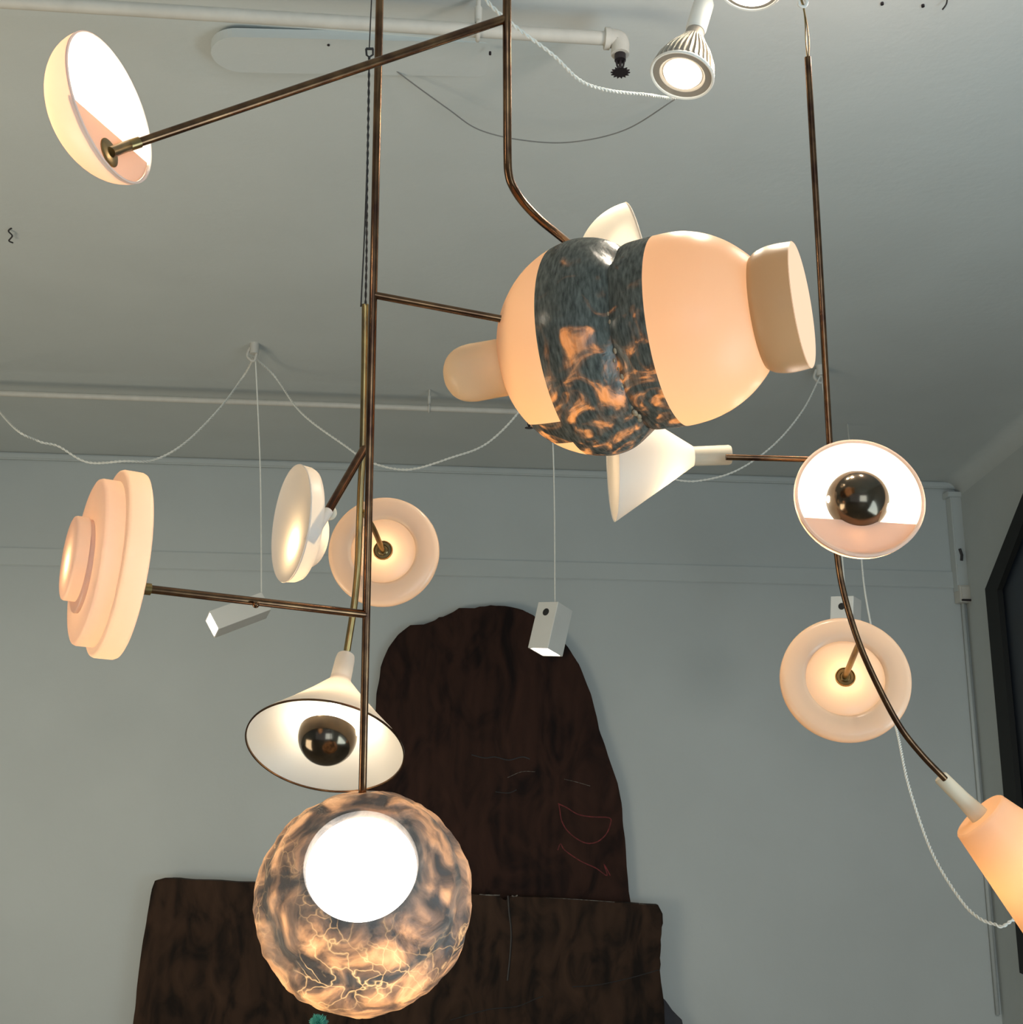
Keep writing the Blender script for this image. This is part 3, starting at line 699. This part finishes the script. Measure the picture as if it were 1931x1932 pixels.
mc = N(nt, 'ShaderNodeMix', data_type='RGBA'); L(nt, mlt.outputs[2], mc.inputs[0]); L(nt, base.outputs[0], mc.inputs[6]); mc.inputs[7].default_value = (1.0, 0.72, 0.42, 1)
tb = N(nt, 'ShaderNodeBsdfTranslucent'); L(nt, mc.outputs[2], tb.inputs[0])
bs = ramp(nt, n1.outputs['Fac'], [(0.38, (0.28, 0.26, 0.25)), (0.6, (0.78, 0.68, 0.58))])
pb = N(nt, 'ShaderNodeBsdfPrincipled', Roughness=0.4); L(nt, bs.outputs[0], pb.inputs['Base Color'])
bp = N(nt, 'ShaderNodeBump', Strength=1.0, Distance=0.010); L(nt, n1.outputs['Fac'], bp.inputs['Height']); L(nt, bp.outputs[0], pb.inputs['Normal'])
mx = N(nt, 'ShaderNodeMixShader', Fac=0.6); L(nt, pb.outputs[0], mx.inputs[1]); L(nt, tb.outputs[0], mx.inputs[2]); L(nt, mx.outputs[0], out.inputs[0])
def rocky(v):
    n = noise.noise(v * 28) * 0.0032 + noise.noise(v * 75) * 0.0022
    k = min(1.0, max(0.0, (math.hypot(v.x, v.y) / s - 100) / 30)) if v.z > 0 else 1.0
    return v + v.normalized() * n * k
gp = [(202*math.sin(R(t)), -202*math.cos(R(t))) for t in range(0, 92, 4)] + [(203, 16), (202, 34), (198, 48), (191, 60), (183, 66), (180, 72), (178, 84), (171, 103), (160, 122), (144, 141), (128, 155), (113, 165), (106, 171), (101, 173), (99, 168), (98, 150)]
gl = lathe('globe_shade', gp, rm, MB, s, A_, 220, rocky, 75)
pin(lathe('diffuser', [(0, 160), (60, 159), (88, 156), (98.5, 151)], M_GLOWW, MB, s, None, 64), gl)
lamp_in('globe_bulb_light', MB, s, (5, 70, 20), 1.25, WARM, 0.03)

# === mobile C: bent rod with the bowl at upper left ===
C_ = empty('hanging_lamp', W(957, 100, 1.6), 'brass rod lamp with long arm to the upper left bowl, bent behind the gourd', 'hanging lamp')
cpts = [W(957, -60, 1.62), W(957, 60, 1.62), W(957.5, 180, 1.64), W(958, 290, 1.66), W(960, 328, 1.67), W(968, 352, 1.68), W(986, 380, 1.70), W(1015, 411, 1.72), W(1050, 440, 1.76), W(1085, 468, 1.82), W(1110, 485, 1.86)]
tC = cpts[0]
bm = bmesh.new(); tube(bm, [Vector((tC.x, tC.y, ZC))] + smooth_pts(cpts, 6), 8.2*1.63/F, 16); pin(finish(bm, 'rod', M_BRASS), C_)
rod('arm', [(952, 36, 1.62), (262, 269, 1.36)], 8.4, M_BRASS, C_)
bm = bmesh.new(); tube(bm, [W(240, 276, 1.352), W(264, 268, 1.36)], 10.5*1.36/F, 16); pin(finish(bm, 'collar', M_BRASS2), C_)
bo, MM, s = bowl(210, 205, 1.33, 16, 24, 140, 104, porcelain('bowl_porcelain', (0.90, 0.84, 0.76), (0.95, 0.47, 0.25), 0.27), C_)
# flat half cover closing the lower left of the opening
def inplane(MM, s, px, py):
    o = MM.translation; n = MM.to_3x3() @ Vector((0, 0, 1))
    p = MM.inverted() @ onplane(px, py, o, n); return (p.x / s, p.y / s)
def cover(MM, s, pa, pb, inside, Rr, m, parent, zoff=-5, th=4):
    a = inplane(MM, s, *pa); b = inplane(MM, s, *pb); i = inplane(MM, s, *inside)
    t0, t1 = math.atan2(a[1], a[0]), math.atan2(b[1], b[0]); ti = math.atan2(i[1], i[0])
    w = lambda x: x % (2*math.pi)
    if w(ti - t0) > w(t1 - t0): t0, t1 = t1, t0
    pts = [(x * Rr * s, y * Rr * s) for x, y in circ_segment(t0, t0 + w(t1 - t0))]
    o = prism('cover_plate', pts, th * s, MM @ Matrix.Translation((0, 0, (zoff - th)*s)), m, None, 0.0006)
    pin(o, parent); return o
cover(MM, s, (133, 176), (281, 304), (215, 325), 135.5, M_PORCP, bo)
hx, hy = inplane(MM, s, 210, 287)
MH = MM @ Matrix.Translation((hx*s, hy*s, -5*s))
lathe('flange', [(0, 4), (24, 4), (27, 2), (27, 0)], M_BRASS2, MH, s, C_, 32)
ph = MH @ Vector((0, 0, 2*s)); bm = bmesh.new(); tube(bm, [ph, ph.lerp(W(225, 282, 1.33), .6), W(242, 275, 1.352)], 10.5*1.33/F, 16); pin(finish(bm, 'elbow', M_BRASS2), C_)
lamp_in('bowl_bulb_light', MM, s, (20, 10, -34), 1.2, CREAM, 0.025)
# half hidden bowl behind the gourd
b2, M2, s2 = bowl(1203, 480, 1.88, 15, -8, 98, 112, porcelain('white_bowl_porcelain', (0.80, 0.75, 0.68), (1, .86, .66), 0.4), C_)
lamp_in('hidden_bowl_light', M2, s2, (74, 0, -18), 0.30, CREAM, 0.012)

# === mobile D: hung on a wire behind A ===
D_ = empty('hanging_lamp', W(686, 700, 1.9), 'thin brass lamp hung on a black wire, with cone shade, round dish and side-on disc', 'hanging lamp')
dpts = [(689.5, 574, 1.9), (688, 700, 1.9), (685, 840, 1.9), (681, 920, 1.9), (678, 1000, 1.9), (675, 1075, 1.9), (668, 1145, 1.89), (655, 1228, 1.88)]
rod('rod', dpts, 6.6, M_BRASS2, D_, True)
rod('arm', [(688, 846, 1.9), (617, 968, 1.80)], 8.5, M_BRASS, D_)
hkD = W(697, 96, 1.9); hzD = Vector((hkD.x, hkD.y, ZC))
bm = bmesh.new()
tube(bm, [W(691, 92, 1.9), W(705, 92, 1.9)], .0022, 8); tube(bm, [W(691, 92, 1.9), W(692, 104, 1.9), W(697, 108, 1.9), W(704, 103, 1.9), W(704, 92, 1.9)], .0018, 8)
tube(bm, [W(697, 92, 1.9), hzD], .0012, 6)
pin(finish(bm, 'suspension_hook', M_BLACK), D_)
strand('wire', [W(697, 106, 1.9), W(695, 240, 1.9), W(689, 420, 1.9), W(682, 565, 1.9), W(682, 574, 1.9), W(688, 578, 1.9)], 0.0013, M_BLACK, D_)
strand('wire', [W(697, 106, 1.9), W(695, 240, 1.895), W(693, 350, 1.895), W(692, 480, 1.895), W(690, 576, 1.895)], 0.0019, M_BLACK, D_, 0.03)
# cone shade with mirrored bulb
d = 1.86; s = d / F
MC = place(614, 1409, d, -101, 33)
cone = lathe('cone_shade', [(20, -160), (24, -150), (60, -104), (104, -52), (140, -12), (149, 0), (150.5, 2)], M_PORCW, MC, s, D_, 96)
rmr = lathe('rim', [(149, 0), (151, 1), (151, 4), (148.5, 4), (148, 1)], M_BRASS, MC, s, None, 96); pin(rmr, cone)
lathe('shade_stem', [(0, -222), (10, -222), (18, -218), (19.5, -208), (21, -150), (26, -140)], M_SOLID if 0 else M_PORCW, MC, s, D_, 40)
def mirror_bulb(M4, s, z, r, parent, power, cap_t=0.1):
    """glass globe lamp whose viewer-side half is silvered"""
    n = 20
    back = [(r*math.sin(R(180)*k/n), z + -r*math.cos(R(180)*k/n)) for k in range(0, n//2 - 1)]
    front = [(r*math.sin(R(180)*k/n), z + -r*math.cos(R(180)*k/n)) for k in range(n//2 - 1, n + 1)]
    back = [(12, z - r - 30), (12, z - r + 2)] + back[2:] + [front[0]]
    g = lathe('bulb', back, glow('bulb_glass', (1, .90, .74), 5.0), M4, s, parent, 48)
    c = lathe('mirrored_cap', front, M_MIRROR, M4, s, None, 48); pin(c, g)
    return g
mirror_bulb(MC, s, -24, 56, D_, 1)
for k in range(3):
    a = 2*math.pi*k/3
    lamp_in('cone_bulb_light', MC, s, (62*math.cos(a), 62*math.sin(a), -52), 0.12, WARM, 0.01)
# round dishes
def dish(px, py, d, ang, al, Rr, rin, parent, power, hub=17):
    s = d / F; M4 = place(px, py, d, ang, al)
    k = Rr / 105
    o = lathe('dish_shade', [(0, -26*k), (Rr*.8, -26*k), (Rr*.95, -20*k), (Rr, -8*k), (Rr - 1, 2*k), (Rr*.965, 7*k), (Rr*.90, 9*k), (rin + 6*k, 10*k), (rin + 2*k, 8*k), (rin - 1*k, 3*k), (rin - 6*k, 5*k), (rin*.5, 7*k), (0, 7.5*k)], M_PORCD, M4, s, parent, 90, sharp=75)
    h = lathe('hub', [(0, 12*k), (hub*.5, 12*k), (hub*.62, 10*k), (hub*.9, 10*k), (hub, 12.5*k), (hub + 1.5, 10*k), (hub + 1, 6*k)], M_BRASS2, M4, s, parent, 32)
    lamp_in('dish_bulb_light', M4, s, (0, 0, -19*k), power * .28, WARM, 0.012)
    return o, M4, s
M_PORCD = porcelain('dish_porcelain', (0.84, 0.74, 0.58), (1.0, 0.63, 0.39), 0.45, 0.2, 0.5)
dd, M4, s = dish(724, 1040, 2.0, 122, 76, 105, 62, D_, 0.75)
hubp = M4 @ Vector((0, 0, 12*s)); bm = bmesh.new(); tube(bm, smooth_pts([hubp - (M4.to_3x3() @ Vector((0,0,6*s))), hubp + (M4.to_3x3() @ Vector((0,0,10*s))), W(704, 995, 1.93), W(684, 965, 1.9)], 6), 5*s, 12); pin(finish(bm, 'arm', M_BRASS2), D_)
# side-on disc with a round bump behind
d = 1.84; s = d / F
ME = place(549, 987, d, 172, 17)
ed = lathe('side_disc_shade', [(112, 0), (111.5, -4), (110, -20), (106, -28), (96, -31), (40, -33)], M_PORCW, ME, s, D_, 90, sharp=60)
pin(lathe('back_dome', [(66, -30), (64, -38), (58, -50), (48, -60), (30, -68), (12, -70), (0, -70)], M_PORCW, ME @ Matrix.Translation((20*s, 0, 0)), s, None, 60, interp=2), ed)
pin(lathe('face', [(0, -14), (50, -12), (95, -5), (110, 0), (112, 1.5), (113, 0), (112, -2)], M_PORCW, ME, s, None, 90), ed)
pin(rod('shade_stem', [(619, 965, 1.80), (602, 990, 1.775), (582, 1022, 1.77)], 10, M_PORCW), ed)
bm = bmesh.new(); bmesh.ops.create_uvsphere(bm, u_segments=20, v_segments=12, radius=14*s, matrix=Matrix.Translation(W(622, 968, 1.82)) @ Matrix.Diagonal((1, .5, 1, 1))); pin(finish(bm, 'bead', M_SOLID), ed)
lamp_in('side_disc_light', ME, s, (40, -4, -27), 0.6, WARM, 0.006)

# === mobile B: right hand thin rod ===
B_ = empty('hanging_lamp', W(1567, 850, 1.95), 'thin dark rod lamp on the right with eye bowl, cone, round dish and tapered shade', 'hanging lamp')
db = 1.95
rod('rod', [(1524.5, 108, db), (1545, 460, db), (1565, 820, db), (1572, 930, db), (1580, 1045, db), (1594, 1125, db), (1622, 1215, db), (1660, 1300, db), (1700, 1373, db), (1740, 1424, db), (1784, 1470, db)], 6.0, M_BRASS, B_, True)
rod('arm', [(1370, 862.5, db), (1470, 865, db), (1568, 868, db)], 5.8, M_BRASS, B_)
hb_ = W(1512, -2, db); hz = Vector((hb_.x, hb_.y, ZC))
bm = bmesh.new(); tube(bm, smooth_pts([W(1524, 112, db), W(1521, 75, db), W(1520, 45, db), W(1518, 24, db), W(1515, 10, db)], 4), .0012, 6)
tube(bm, smooth_pts([W(1526, 112, db), W(1527, 78, db), W(1523, 45, db), W(1519, 24, db), W(1517, 10, db)], 4), .0012, 6)
tube(bm, [W(1516, 10, db), hb_, hz], .002, 6)
pin(finish(bm, 'wire', M_BRASS2), B_)
bm = bmesh.new(); tube(bm, smooth_pts([W(1518, -4, db), W(1523, 4, db), W(1518, 13, db), W(1509, 10, db), W(1508, 3, db)], 5), .003, 8); pin(finish(bm, 'hook', M_WHITE), B_)
# cone shade facing left
s = db / F; dB = 2.0
MCB = place(1158, 866, dB, 182, 6)
cb = lathe('cone_shade', [(18, -152), (22, -146), (118, 0), (119, 2)], M_PORCW, MCB, dB/F, B_, 90)
pin(lathe('lit_face', [(0, -6), (80, -4), (117, 0)], M_PORCW, MCB, dB/F, None, 80), cb)
lathe('shade_stem', [(0, -222), (17, -222), (19, -218), (18.5, -150)], M_SOLID, MCB, dB/F, B_, 32)
lamp_in('cone_light', MCB, dB/F, (32, -6, -92), 0.5, CREAM, 0.008)
# eye bowl
eb, M5, s = bowl(1622, 938, 1.84, 62, 62, 121, 84, M_PORC, B_, 'eye_shade', 7)
cover(M5, s, (1522, 971), (1729, 985), (1620, 1040), 116, M_PORC, eb)
mirror_bulb(M5 , s, -16, 58, B_, 1)
for k in range(4):
    a = 2*math.pi*k/4 + .4
    lamp_in('eye_bulb_light', M5, s, (74*math.cos(a), 74*math.sin(a), -30), 0.5, CREAM, 0.008)
bm = bmesh.new(); tube(bm, [M5 @ Vector((0, 0, -86*s)), W(1572, 925, db)], 6*s, 12); pin(finish(bm, 'shade_holder', M_BRASS), B_)
dd2, M6, s = dish(1595, 1280, 2.08, 75, 74, 120, 73, B_, 1.0, 17)
hubp = M6 @ Vector((0, 0, 13*s)); nd = M6.to_3x3() @ Vector((0, 0, 1))
bm = bmesh.new(); tube(bm, smooth_pts([hubp - nd*4*s, hubp + nd*8*s, W(1612, 1236, 1.99), W(1622, 1214, db)], 6), 5.5*s, 12); pin(finish(bm, 'arm', M_BRASS2), B_)
# tapered shade at the rod's end
MT2 = place(1848, 1538, 1.95, -49, -14); s = 1.95 / F
tp = lathe('tapered_shade', [(0, 2), (20, 1), (54, 0), (57, 3), (57.5, 6), (125, 330), (126, 336), (122, 338), (0, 338)], porcelain('tapered_porcelain', (0.80, 0.66, 0.50), (1.0, 0.56, 0.27), 0.5), MT2, s, B_, 90)
lathe('shade_stem', [(0, -97), (12, -97), (14, -94), (15, -40), (19, 2)], M_SOLID, MT2, s, B_, 32)
lamp_in('tapered_bulb_light', MT2, s, (0, 0, 130), 0.45, WARM, 0.03)
